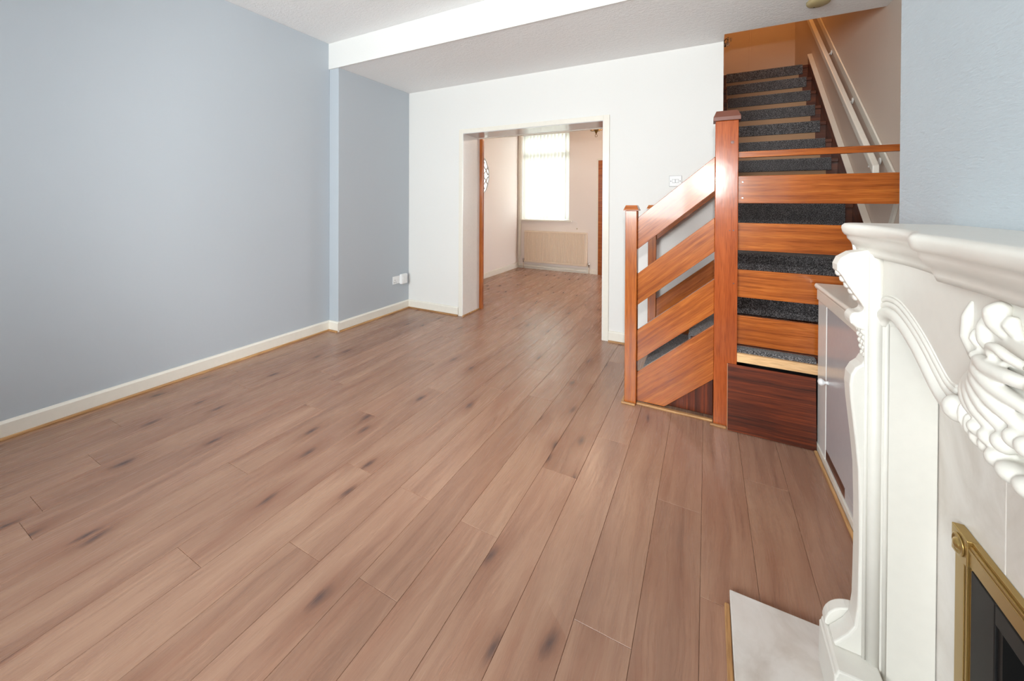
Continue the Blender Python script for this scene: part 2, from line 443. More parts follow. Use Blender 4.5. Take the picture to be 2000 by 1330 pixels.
# windows
w1 = struct(empty('window_1', (-2.565, 6.5, WZ0)))
boxes('window_frame', [(WX0, WX0+0.05, 6.48, 6.54, WZ0, WZ1), (WX1-0.05, WX1, 6.48, 6.54, WZ0, WZ1), (WX0+0.05, WX1-0.05, 6.48, 6.54, WZ0, WZ0+0.05), (WX0+0.05, WX1-0.05, 6.48, 6.54, WZ1-0.05, WZ1), (WX0+0.05, WX1-0.05, 6.48, 6.54, 2.02, 2.10)], MUPVC, w1, 0.004)
box('pane', WX0+0.045, WX1-0.045, 6.505, 6.511, WZ0+0.045, 2.025, MGLASS, w1)
box('pane', WX0+0.045, WX1-0.045, 6.505, 6.511, 2.095, WZ1-0.045, MGLASS, w1)
sill = struct(box('trim_2', -3.065, -2.055, YF-0.055, YF-0.001, 0.862, 0.888, MTRIM, bevel=0.004))
w2 = struct(empty('window_2', (-1.15, -1.72, 0.9)))
boxes('window_frame', [(-2.05, -1.99, -1.76, -1.70, 0.9, 2.2), (-0.31, -0.25, -1.76, -1.70, 0.9, 2.2), (-1.99, -0.31, -1.76, -1.70, 0.9, 0.96), (-1.99, -0.31, -1.76, -1.70, 2.14, 2.2)], MUPVC, w2)
box('pane', -1.995, -0.305, -1.733, -1.727, 0.955, 2.145, MGLASS, w2)

# skirting boards (chamfered top) and the oak bead at their foot
def skirt(name, x0, y0, x1, y1, nx, ny, h=0.092, t=0.018, mat=MTRIM, z0=0.0, bead=True, beadmat=None):
    """board along the wall line (x0,y0)-(x1,y1); (nx,ny) points into the room"""
    d = Vector((x1-x0, y1-y0, 0)); L = d.length; d.normalize(); n = Vector((nx, ny, 0))
    prof = [(0.0005, z0), (t, z0), (t, h-0.012), (t*0.55, h-0.002), (0.0005, h)]
    bm = bmesh.new()
    A = [bm.verts.new(Vector((x0, y0, 0)) + n*p[0] + Vector((0, 0, p[1]))) for p in prof]
    B = [bm.verts.new(Vector((x1, y1, 0)) + n*p[0] + Vector((0, 0, p[1]))) for p in prof]
    bm.faces.new(A); bm.faces.new(B[::-1])
    for i in range(5): bm.faces.new((A[i], B[i], B[(i+1) % 5], A[(i+1) % 5]))
    o = struct(obj(name, bm, mat, None, grainframe(((x0+x1)/2, (y0+y1)/2, 0), d)))
    if bead:
        prof = [(t+0.0005, 0.0005), (t+0.014, 0.0005), (t+0.0135, 0.007), (t+0.009, 0.0125), (t+0.0005, 0.014)]
        bm = bmesh.new()
        A = [bm.verts.new(Vector((x0, y0, 0)) + n*p[0] + Vector((0, 0, p[1]))) for p in prof]
        B = [bm.verts.new(Vector((x1, y1, 0)) + n*p[0] + Vector((0, 0, p[1]))) for p in prof]
        bm.faces.new(A); bm.faces.new(B[::-1])
        for i in range(5): bm.faces.new((A[i], B[i], B[(i+1) % 5], A[(i+1) % 5]))
        obj('floor_bead', bm, beadmat or MBEAD, o, grainframe(((x0+x1)/2, (y0+y1)/2, 0), d))
    return o
skirt('baseboard_left', XL1, YBK, XL1, YJ, 1, 0)
skirt('baseboard_left', XL1, YJ, XL2+0.018, YJ, 0, -1)
skirt('baseboard_left', XL2, YJ, XL2, YB, 1, 0)
skirt('baseboard_back', XL2, YB, XD1-0.048, YB, 0, -1)
skirt('baseboard_back', XD2+0.052, YB, 0.105, YB, 0, -1)
skirt('baseboard_far_left', -3.10, YB2, -3.10, YF, 1, 0, bead=False)
skirt('baseboard_far_end', -3.10, YF, -1.60, YF, 0, -1, h=0.075, t=0.022, bead=False)

# doorway casing: architrave, linings, sliding-door jamb
dr = struct(empty('door_1', ((XD1+XD2)/2, YB, 0)))
boxes('architrave', [(XD1-0.045, XD1, YB-0.014, YB, 0, ZD+0.045), (XD2, XD2+0.05, YB-0.014, YB, 0, ZD+0.045), (XD1, XD2, YB-0.014, YB, ZD, ZD+0.045)], MTRIM, dr, 0.003)
box('door_lining', XD1-0.001, XD1+0.008, YB-0.012, YB2, 0, ZD, MWG, dr, 0.002)
box('door_lining', XD2-0.008, XD2+0.001, YB-0.012, YB2, 0, ZD, MWG, dr, 0.002)
box('door_head', XD1+0.008, XD2-0.008, YB-0.012, YB2-0.03, ZD-0.006, ZD+0.001, m_plain('glossy_head_lining', rgb(206, 204, 204), 0.12), dr)
box('door_track', XD1+0.008, XD2-0.008, YB2-0.03, YB2+0.012, ZD-0.010, ZD+0.04, MTRIM, dr, 0.002)
fr = grainframe((-2.25, YB2+0.03, 0.95), (0, 0, 1))
box('door_jamb', XD1-0.03, -2.226, YB2+0.001, YB2+0.034, 0, ZD-0.012, MSAP, dr, 0.002, fr)
bm = bmesh.new(); prism(bm, [(XD1+0.008, YB-0.02), (XD1+0.022, YB-0.02), (XD1+0.022, YB2-0.004), (XD1+0.008, YB2-0.004)], 'z', 0.0005, 0.012)
obj('floor_bead', bm, MBEAD, dr)
# far-room door frame, only its edge shows beside the partition
d2 = struct(empty('door_2', (-1.2, YF, 0)))
boxes('door_frame', [(-1.635, -1.605, YF-0.02, YF-0.001, 0, 1.93), (-1.605, -0.70, YF-0.02, YF-0.001, 1.90, 1.93)], MTRIM, d2, 0.003)
boxes('door_stop', [(-1.605, -1.50, YF-0.030, YF-0.001, 0, 1.90), (-1.50, -0.745, YF-0.03, YF-0.001, 1.86, 1.90)], MSAP, d2, 0.003)
box('door_panel', -1.50, -0.745, YF-0.024, YF-0.001, 0.005, 1.86, MSAP, d2, 0.003, grainframe((-1.12, YF, 0.9), (0, 0, 1)))

# ------------------------------------------------------------------ staircase
def board_xz(name, pts, y0, y1, mat, parent, along, bevel=0.002):
    bm = bmesh.new(); prism(bm, pts, 'y', y0, y1)
    cx = sum(p[0] for p in pts)/len(pts); cz = sum(p[1] for p in pts)/len(pts)
    return obj(name, bm, mat, parent, grainframe((cx, (y0+y1)/2, cz), along), bevel)
stair = empty('staircase', (0.5, 2.36, 0))
tag(stair, 'open-sided wooden staircase with dark grey speckled carpet, turning at a low landing', 'staircase')
NY = [5.09 - 0.1835*j for j in range(12)]; NZ = [2.695 - 0.1855*j for j in range(12)]
XC0, XC1 = 0.19, 0.90
def carpet_wrap(name, x0, x1, ynose, yback, z, drop, parent, th=0.009, r=0.016, depth=0.03):
    """carpet lying on a tread and turned down over its nosing (profile in y,z)"""
    outer = [(yback, z)]
    for a in range(0, 91, 15):
        t = math.radians(90+a); outer.append((ynose + r + math.cos(t)*r, z - r + math.sin(t)*r))
    outer.append((ynose, z-drop)); outer.append((ynose+th, z-drop-0.002))
    for a in range(90, -1, -30):
        t = math.radians(90+a); rr = max(r-th, 0.003); outer.append((ynose + r + math.cos(t)*rr, z - r + math.sin(t)*rr))
    outer.append((yback, z-th))
    bm = bmesh.new(); prism(bm, outer, 'x', x0, x1)
    return obj(name, bm, MCARP, parent)
for j in range(11, -1, -1):
    y, z = NY[j], NZ[j]
    yb = NY[j-1] + 0.028 if j > 0 else 6.02
    tr = box('tread', 0.107, 0.948, y+0.010, yb, z-0.040, z-0.0095, MSTRING, stair, 0.003)
    carpet_wrap('carpet', XC0 if j < 8 else 0.150, XC1, y, yb-0.002, z, 0.104 if j < 8 else (0.177 if j < 11 else 0.212), tr)
    # closed riser below the nosing, set back
    zb = NZ[j+1] if j < 11 else 0.44
    ri = box('riser', 0.107, 0.948, y+0.030, y+0.045, zb-0.009, z-0.0405, MSTRING, stair)
    if j < 8: box('riser_facing', 0.185, 0.870, y+0.022, y+0.0295, zb+0.001, z-0.0405, MTAN, ri)
# landing at the turn
bm = bmesh.new(); bx(bm, -0.075, 0.105, 2.424, 3.25, 0.375, 0.4315); bx(bm, 0.105, 0.940, 2.414, 3.075, 0.375, 0.4315)
ld = obj('landing_board', bm, MSTRING, stair)
carp = carpet_wrap('carpet', 0.145, 0.484, 2.362, 3.099, 0.436, 0.020, ld, th=0.008, r=0.012)
carp.location.z -= 0.008
box('edge_board', 0.146, 0.492, 2.345, 2.391, 0.362, 0.408, MPINE, stair, 0.002)
box('carpet', -0.082, 0.140, 2.44, 3.24, 0.4320, 0.4400, MCARP, ld, 0.003)
box('riser', -0.070, -0.055, 2.425, 3.25, 0.19, 0.3745, MSTRING, stair)
box('carpet', -0.090, -0.078, 2.44, 3.24, 0.345, 0.440, MCARP, ld, 0.003)
bt = box('tread', -0.325, -0.071, 2.425, 3.25, 0.165, 0.1955, MSTRING, stair, 0.003)
box('carpet', -0.335, -0.0905, 2.44, 3.18, 0.196, 0.2050, MCARP, bt, 0.003)
box('carpet', -0.338, -0.329, 2.44, 3.18, 0.10, 0.204, MCARP, bt, 0.003)
box('riser', -0.312, -0.297, 2.425, 3.25, 0.001, 0.1645, MSTRING, stair)
# strings: white-topped wall string on the right, brown string on the left
def string(name, x0, x1, dz_top, dz_bot, mat, ya=2.95, yb=5.12):
    s = 0.1855/0.1835
    f = lambda y: NZ[0] + (y - NY[0])*s
    pts = [(ya, f(ya)+dz_bot), (yb, f(yb)+dz_bot), (yb, f(yb)+dz_top), (ya, f(ya)+dz_top)]
    bm = bmesh.new(); prism(bm, pts, 'x', x0, x1)
    return obj(name, bm, mat, stair, grainframe((x0, (ya+yb)/2, f((ya+yb)/2)), (0, 1, s)), 0.003)
string('wall_string', 0.949, 0.983, 0.062, -0.30, MSTRING)
string('string_capping', 0.944, 0.984, 0.078, 0.0625, MTRIM)
string('wall_string', 0.106, 0.150, 0.03, -0.30, MSTRING, 3.40, 5.12)
# dark ply side panel; near-black sheet painted as the shaded void under the landing
s1 = board_xz('side_panel', [(-0.22, 0.016), (0.036, 0.016), (0.036, 0.30), (-0.22, 0.10)], 2.410, 2.422, MDARK, stair, (0, 0, 1))
board_xz('void_sheet', [(0.15, 0.0), (0.94, 0.0), (0.94, 0.35), (0.15, 0.35)], 2.60, 2.612, MSLOT, stair, (1, 0, 0))

# leaning loose panel
lp = empty('plywood_panel', (0.29, 2.33, 0))
tag(lp, 'dark striped mahogany plywood sheet leaning loose against the foot of the tall newel', 'panel')
bm = bmesh.new()
for p in ():
    pass
prism(bm, [(0.104, 0.004), (0.478, 0.004), (0.476, 0.350), (0.104, 0.350)], 'y', 0, 0.006)
bm.transform(Matrix.Translation((0, 2.318, 0)) @ Matrix.Rotation(math.radians(-2.4), 4, 'X'))
obj('sheet', bm, MDARK, lp, grainframe((0.29, 2.32, 0.17), (1, 0, 0.02)))
bm = bmesh.new(); prism(bm, [(0.1015, 0.004), (0.1037, 0.004), (0.1037, 0.350), (0.1015, 0.350)], 'y', 0, 0.006)
bm.transform(Matrix.Translation((0, 2.318, 0)) @ Matrix.Rotation(math.radians(-2.4), 4, 'X'))
obj('edge_veneer', bm, MTAN, lp)

# ------------------------------------------------------------------ banisters
def newel(parent, x0, x1, y0, y1, z1, mat, capmat, flare=0.012, lip=0.012, caph=0.03, taper=0.004, up=True):
    fr = grainframe(((x0+x1)/2, (y0+y1)/2, z1/2), (0, 0, 1))
    p = box('newel_post', x0, x1, y0, y1, 0.0, z1, mat, parent, 0.003, fr)
    bm = bmesh.new()
    def ring(e, z): return [bm.verts.new(q) for q in ((x0-e, y0-e, z), (x1+e, y0-e, z), (x1+e, y1+e, z), (x0-e, y1+e, z))]
    rs = [ring(flare, z1+0.0002), ring(flare, z1+lip), ring(taper, z1+lip+caph)]
    bm.faces.new(rs[0][::-1]); bm.faces.new(rs[-1])
    for a, b in zip(rs, rs[1:]):
        for i in range(4): bm.faces.new((a[i], a[(i+1) % 4], b[(i+1) % 4], b[i]))
    obj('post_cap', bm, capmat, p, None, 0.0015)
    return p
ban = empty('stair_banister', (-0.1, 2.37, 0))
tag(ban, 'orange varnished front banister of the stairs with a tall and a short newel post', 'banister')
newel(ban, -0.433, -0.366, 2.352, 2.412, 1.153, MSAP, MSAP, 0.010, 0.004, 0.028, -0.002)
tall = newel(ban, 0.038, 0.146, 2.343, 2.412, 1.640, MNEW, MCAP, 0.010, 0.020, 0.034, -0.004)
for kx, kz, kr in ((0.118, 1.523, 0.0085), (0.126, 1.056, 0.0045), (0.108, 1.055, 0.003), (0.128, 0.775, 0.004), (0.125, 0.30, 0.003)):
    bm = bmesh.new(); lathe(bm, [(kr, 0), (kr*0.9, 0.0004), (kr*0.3, 0.0006)], (kx, 2.3428, kz), '-y', 12)
    obj('wood_plug', bm, MCAP, tall)
SL = 0.853
def srail(parent, y0, y1, zl, w, x0=-0.366, x1=0.038, mat=MSAP, zmin=None, name='rail'):
    pts = [(x0, zl), (x1, zl+SL*(x1-x0)), (x1, zl+w+SL*(x1-x0)), (x0, zl+w)]
    if zmin is not None and zl < zmin:
        xc = x0 + (zmin-zl)/SL
        pts = [(x0, zmin), (xc, zmin)] + pts[1:]
    return board_xz(name, pts, y0, y1, mat, parent, (1, 0, SL))
for zl in (0.922, 0.588, 0.250): srail(ban, 2.380, 2.402, zl, 0.188)
srail(ban, 2.384, 2.406, -0.115, 0.300, zmin=0.016)
# level rails across the landing, from the tall newel to the wall
def hrail(z0, z1, y0=2.374, y1=2.396, x1=0.983, name='rail'):
    return board_xz(name, [(0.1465, z0), (x1, z0), (x1, z1), (0.1465, z1)], y0, y1, MSAP, ban, (1, 0, 0))
ra = hrail(1.200, 1.345); hrail(0.950, 1.096); hrail(0.700, 0.846); hrail(0.450, 0.601)
hrail(1.442, 1.474, 2.372, 2.402, name='top_rail')
for z in (1.312, 1.228):
    bm = bmesh.new(); lathe(bm, [(0.0045, 0), (0.0045, 0.0008), (0.003, 0.0012)], (0.168, 2.3737, z), '-y', 10)
    obj('screw_head', bm, MCHROME, ra)
# oak beads round the newel feet and along the front
def bead(x0, x1, y0, y1, par, h=0.013):
    bm = bmesh.new(); bx(bm, x0, x1, y0, y1, 0.0005, h)
    al = (1, 0, 0) if (x1-x0) > (y1-y0) else (0, 1, 0)
    return obj('floor_bead', bm, MBEAD, par, grainframe(((x0+x1)/2, (y0+y1)/2, 0), al), 0.004)
bead(-0.449, -0.368, 2.335, 2.3515, ban); bead(-0.449, -0.434, 2.352, 2.42, ban); bead(-0.365, 0.036, 2.362, 2.3835, ban)
bead(0.022, 0.100, 2.326, 2.3425, ban)

ban2 = empty('stair_banister', (-0.15, 3.27, 0))
tag(ban2, 'matching banister with short newel post against the white partition, behind the front one', 'banister')
newel(ban2, -0.418, -0.355, 3.235, 3.295, 1.150, MSAP, MSAP, 0.010, 0.004, 0.028, -0.002)
srail(ban2, 3.255, 3.277, 0.905, 0.185, -0.355, 0.100)
srail(ban2, 3.255, 3.277, 0.245, 0.185, -0.355, 0.100)
srail(ban2, 3.26, 3.282, -0.08, 0.30, -0.355, 0.100, zmin=0.016)

# handrail on the stairwell wall
hr = empty('wall_handrail', (0.92, 3.1, 1.4))
tag(hr, 'white painted handrail on brackets climbing the stairwell wall', 'handrail')
def slanted(name, x0, x1, ya, za, yb, zb, h, mat, par, bevel=0.004):
    bm = bmesh.new(); prism(bm, [(ya, za), (yb, zb), (yb, zb+h), (ya, za+h)], 'x', x0, x1)
    return obj(name, bm, mat, par, grainframe(((x0+x1)/2, ya, za), (0, yb-ya, zb-za)), bevel)
slanted('rail', 0.897, 0.930, 3.10, 1.372, 5.30, 3.445, 0.064, MTRIM, hr, 0.006)
slanted('backing_board', 0.972, 0.984, 2.95, 1.225, 5.30, 3.475, 0.075, MTRIM, hr)
for (yy, zz) in ((4.337, 2.541), (3.764, 1.978), (3.235, 1.470)):
    bm = bmesh.new(); lathe(bm, [(0.024, 0), (0.024, 0.004), (0.018, 0.007), (0.008, 0.009)], (0.9715, yy, zz), '-x', 16)
    tube(bm, [(0.966, yy, zz), (0.945, yy, zz-0.02), (0.925, yy, zz-0.032), (0.914, yy, zz-0.030)], 0.006, 8)
    obj('bracket', bm, MWG, hr, smooth=True)
# sloping white trim low on the stairwell wall
bm = bmesh.new(); prism(bm, [(3.13, 1.04), (3.09, 1.04), (2.74, 1.62), (2.78, 1.62)], 'x', 0.972, 0.984)
st = obj('trim_3', bm, MTRIM); struct(st)
# joint battens on the landing wall
bt = struct(box('trim_4', 0.486, 0.512, 6.022, 6.0295, 2.70, 3.9, MSTAIRW, bevel=0.001))

# ------------------------------------------------------------------ cupboard in the alcove
cb = empty('alcove_cupboard', (0.7, 2.0, 0))
tag(cb, 'low white cupboard with grey glossy door between the stairs and the fireplace', 'cupboard')
boxes('carcass', [(0.500, 0.975, 2.322, 2.340, 0.0, 0.778), (0.500, 0.975, 1.525, 1.545, 0.0, 0.778), (0.955, 0.975, 1.545, 2.322, 0.0, 0.778), (0.500, 0.955, 1.545, 2.322, 0.06, 0.08)], MTRIM, cb)
box('front_stile', 0.484, 0.4995, 2.200, 2.340, 0.0, 0.735, MWG, cb, 0.002)
box('front_stile', 0.484, 0.4995, 1.530, 1.575, 0.0, 0.735, MWG, cb, 0.002)
box('top_fascia', 0.478, 0.4995, 1.530, 2.340, 0.7355, 0.785, MTRIM, cb, 0.003)
box('plinth', 0.480, 0.4995, 1.530, 2.345, 0.0005, 0.040, MTRIM, cb, 0.002)
bm = bmesh.new(); bx(bm, 0.466, 0.4795, 1.53, 2.311, 0.0005, 0.014)
obj('floor_bead', bm, MBEAD, cb, grainframe((0.47, 1.9, 0), (0, 1, 0)), 0.005)
bm = bmesh.new(); prism(bm, [(0.468, 0.800), (0.474, 0.7865), (0.98, 0.7865), (0.98, 0.812), (0.474, 0.812)], 'y', 1.522, 2.350)
obj('worktop', bm, MTRIM, cb, None, 0.004)
box('bottom_rail', 0.486, 0.4995, 1.930, 2.199, 0.042, 0.085, MSTRING, cb, 0.001, grainframe((0.49, 2.05, 0.06), (0, 1, 0)))
box('door_edge', 0.486, 0.4995, 1.576, 1.929, 0.042, 0.085, MGREYDOOR, cb, 0.001)
do = box('door', 0.486, 0.4995, 1.576, 2.199, 0.0855, 0.735, MGREYDOOR, cb, 0.002)
bm = bmesh.new(); lathe(bm, [(0.009, 0), (0.007, 0.006), (0.006, 0.012), (0.012, 0.018), (0.0155, 0.026), (0.013, 0.034), (0.005, 0.038)], (0.4858, 2.165, 0.400), '-x', 20)
obj('knob', bm, MPLAS, do, smooth=True)
# small round catch on the worktop
bm = bmesh.new(); lathe(bm, [(0.010, 0), (0.010, 0.006), (0.013, 0.012), (0.012, 0.02), (0.004, 0.025)], (0.565, 2.16, 0.8125), 'z', 16)
kb = obj('loose_knob', bm, MPLAS, smooth=True)
tag(kb, 'small white round knob lying on top of the alcove cupboard', 'knob')

# ------------------------------------------------------------------ fireplace
def catmull(pts, n=6, closed=False):
    out = []
    P = [Vector(p) for p in pts]
    m = len(P); rng = range(m if closed else m-1)
    for i in rng:
        p0 = P[(i-1) % m] if closed or i > 0 else P[i]; p1 = P[i]; p2 = P[(i+1) % m]
        p3 = P[(i+2) % m] if closed or i+2 < m else P[i+1]
        for k in range(n):
            t = k/n
            out.append(0.5*((2*p1) + (-p0+p2)*t + (2*p0-5*p1+4*p2-p3)*t*t + (-p0+3*p1-3*p2+p3)*t**3))
    if not closed: out.append(P[-1])
    return out
YC = 0.68                                     # centre line of the fireplace
mir = lambda y: 2*YC - y
mant = empty('fireplace_surround', (0.38, YC, 0.025))
tag(mant, 'ornate white fireplace surround with serpentine shelf, scrolled jambs and carved shell', 'fireplace')
# shelf: serpentine outline with a moulded edge
half = [(0.499, 1.252), (0.345, 1.252), (0.312, 1.247), (0.296, 1.222), (0.298, 1.18), (0.309, 1.12), (0.317, 1.05), (0.319, 0.975),
        (0.314, 0.915), (0.300, 0.880), (0.291, 0.850), (0.295, 0.815), (0.299, 0.76)]
front = catmull([(a, b, 0) for a, b in half[1:]] + [(0.299, 0.68, 0)] + [(a, mir(b), 0) for a, b in half[1:]][::-1], 5)
def shelf_ring(off, z):
    pts = []
    n = len(front)
    for i, p in enumerate(front):
        a = front[max(i-1, 0)]; b = front[min(i+1, n-1)]
        t = (b - a).normalized(); nn = Vector((t.y, -t.x, 0))      # outward or inward, fixed below
        if nn.dot(Vector((0.5, YC, 0)) - p) < 0 and 0 < i < n-1 and abs(t.x) < 0.9: nn = -nn
        if abs(t.x) >= 0.9: nn = Vector((0, -1 if p.y > YC else 1, 0))
        q = p + nn*off
        pts.append(Vector((q.x, q.y, z)))
    e = 1.252 - off
    return [Vector((0.499, e, z))] + pts + [Vector((0.499, mir(e), z))]
bm = bmesh.new(); rings = []
for off, z in [(0.012, 1.153), (0.006, 1.152), (0.001, 1.147), (0.0, 1.141), (0.002, 1.131), (0.006, 1.125), (0.010, 1.1225), (0.011, 1.116), (0.016, 1.110), (0.021, 1.101), (0.025, 1.099), (0.029, 1.088), (0.033, 1.078)]:
    rings.append([bm.verts.new(p) for p in shelf_ring(off, z)])
n = len(rings[0])
bm.faces.new(rings[0]); bm.faces.new(rings[-1][::-1])
for a, b in zip(rings, rings[1:]):
    for i in range(n): bm.faces.new((a[i], a[(i+1) % n], b[(i+1) % n], b[i]))
o = obj('mantelshelf', bm, MMANT, mant, smooth=True)
for p in o.data.polygons:
    if len(p.vertices) > 4: p.use_smooth = False

# frieze with the double-arched lower edge
arch_h = [(1.150, 0.925), (1.143, 0.940), (1.120, 0.951), (1.085, 0.953), (1.050, 0.945), (1.005, 0.927), (0.967, 0.906), (0.930, 0.882), (0.900, 0.867), (0.870, 0.862), (0.83, 0.868), (0.78, 0.880), (0.73, 0.885), (0.68, 0.886)]
half_arch = [(p.y, p.z) for p in catmull([(0, a, b) for a, b in arch_h], 4)]
full_arch = half_arch + [(mir(a), b) for a, b in half_arch[:-1]][::-1]
bm = bmesh.new()
front_v, back_v = [], []
for y, z in full_arch:
    front_v.append((bm.verts.new((0.353, y, z)), bm.verts.new((0.353, y, 1.092))))
    back_v.append((bm.verts.new((0.385, y, z)), bm.verts.new((0.385, y, 1.092))))
for i in range(len(full_arch)-1):
    a, b, c, d = front_v[i], front_v[i+1], back_v[i], back_v[i+1]
    bm.faces.new((a[0], b[0], b[1], a[1])); bm.faces.new((c[0], c[1], d[1], d[0]))
    bm.faces.new((a[0], c[0], d[0], b[0])); bm.faces.new((a[1], b[1], d[1], c[1]))
bm.faces.new((front_v[0][0], front_v[0][1], back_v[0][1], back_v[0][0])); bm.faces.new((front_v[-1][0], back_v[-1][0], back_v[-1][1], front_v[-1][1]))
obj('frieze', bm, MMANT, mant)
# arch moulding: parallel ribs following the arch
for side in (1, -1):
    pts = [(p if side == 1 else (mir(p[0]), p[1])) for p in half_arch if p[0] > 0.845]
    def offs(d, x):
        out = []
        for i, (y, z) in enumerate(pts):
            y2, z2 = pts[min(i+1, len(pts)-1)]; y1, z1 = pts[max(i-1, 0)]
            t = Vector((0, y2-y1, z2-z1)).normalized(); nn = Vector((0, -t.z, t.y))
            if nn.z < 0 or (abs(nn.z) < 0.3 and (nn.y*side) < 0): nn = -nn
            out.append(Vector((x, y, z)) + nn*d)
        return out
    bm = bmesh.new()
    tube(bm, offs(0.011, 0.355), 0.0135, 12); tube(bm, offs(0.029, 0.355), 0.0075, 10); tube(bm, offs(0.041, 0.3545), 0.0060, 10); tube(bm, offs(0.049, 0.354), 0.0030, 8)
    obj('arch_moulding', bm, MMANT, mant, smooth=True)

# scrolled jambs
prof = [(0.353, 1.097), (0.325, 1.092), (0.300, 1.086), (0.281, 1.072), (0.2745, 1.056), (0.275, 1.042), (0.284, 1.030), (0.293, 1.012), (0.304, 0.993), (0.317, 0.972), (0.325, 0.957),
        (0.318, 0.948), (0.304, 0.947), (0.297, 0.934), (0.300, 0.921), (0.311, 0.911), (0.325, 0.906), (0.334, 0.899), (0.333, 0.889), (0.341, 0.880), (0.338, 0.870), (0.345, 0.860), (0.340, 0.850), (0.326, 0.842), (0.320, 0.829), (0.309, 0.818), (0.301, 0.800),
        (0.299, 0.775), (0.301, 0.740), (0.306, 0.690), (0.311, 0.640), (0.316, 0.580), (0.318, 0.500), (0.319, 0.400), (0.318, 0.320), (0.317, 0.260), (0.312, 0.215), (0.300, 0.190), (0.285, 0.170), (0.275, 0.158), (0.275, 0.150), (0.353, 0.150)]
for side in (1, -1):
    ys = lambda y: y if side == 1 else mir(y)
    jm_parts = empty('jamb', (0.36, ys(1.19), 0.025)); jm_parts.parent = mant
    jm_parts.matrix_parent_inverse = pw(mant).inverted()
    bm = bmesh.new(); prism(bm, prof, 'y', ys(1.158), ys(1.205))
    obj('console_scroll', bm, MMANT, jm_parts, None, 0.006, segs=3)
    # shaft behind the console, with the reveal towards the fire
    bm = bmesh.new(); bx(bm, 0.352, 0.444, ys(1.150), ys(1.240), 0.026, 1.092)
    obj('reveal_block', bm, MMANT, jm_parts, None, 0.002)
    # convex bead and fillets where the console meets the reveal
    bm = bmesh.new()
    for xx, rr, yy in ((0.344, 0.0135, 1.160), (0.3605, 0.0045, 1.1515), (0.328, 0.004, 1.1585)):
        tube(bm, [(xx, ys(yy), 0.118), (xx, ys(yy), 1.085)], rr, 14)
    obj('bead_moulding', bm, MMANT, jm_parts, smooth=True)
    # acanthus leaf at the neck
    bm = bmesh.new()
    for q in range(5):
        zz = 0.902 - q*0.0145
        for yy in (1.165, 1.182, 1.199):
            ball(bm, (0.329+q*0.0022, ys(yy), zz), (0.012, 0.0085, 0.0085), Matrix.Rotation(0.5, 4, 'Y'), 10)
    obj('acanthus_leaf', bm, MMANT, jm_parts, smooth=True)
    bm = bmesh.new()
    for q in range(5):
        ball(bm, (0.282+q*0.008, ys(1.185), 1.035-q*0.014), (0.006, 0.012, 0.009), None, 8)
    obj('acanthus_leaf', bm, MMANT, jm_parts, smooth=True)
    # moulded foot block
    bm = bmesh.new()
    fp = [(0.262, 0.032), (0.268, 0.026), (0.352, 0.026), (0.352, 0.150), (0.272, 0.150), (0.267, 0.146), (0.2655, 0.138), (0.2625, 0.134)]
    prism(bm, fp, 'y', ys(1.100), ys(1.235))
    bx(bm, 0.352, 0.444, ys(1.118), ys(1.149), 0.026, 0.112)
    obj('foot_block', bm, MMANT, jm_parts, None, 0.004)
    # rounded shoulder behind the console foot
    bm = bmesh.new()
    cur = [(0.268+0.06*(1-math.cos(t)), 0.151+0.062*math.sin(t)) for t in [k*PI/20 for k in range(11)]] + [(0.352, 0.213), (0.352, 0.151)]
    prism(bm, cur, 'y', ys(1.207), ys(1.235))
    obj('foot_scroll', bm, MMANT, jm_parts, None, 0.003)

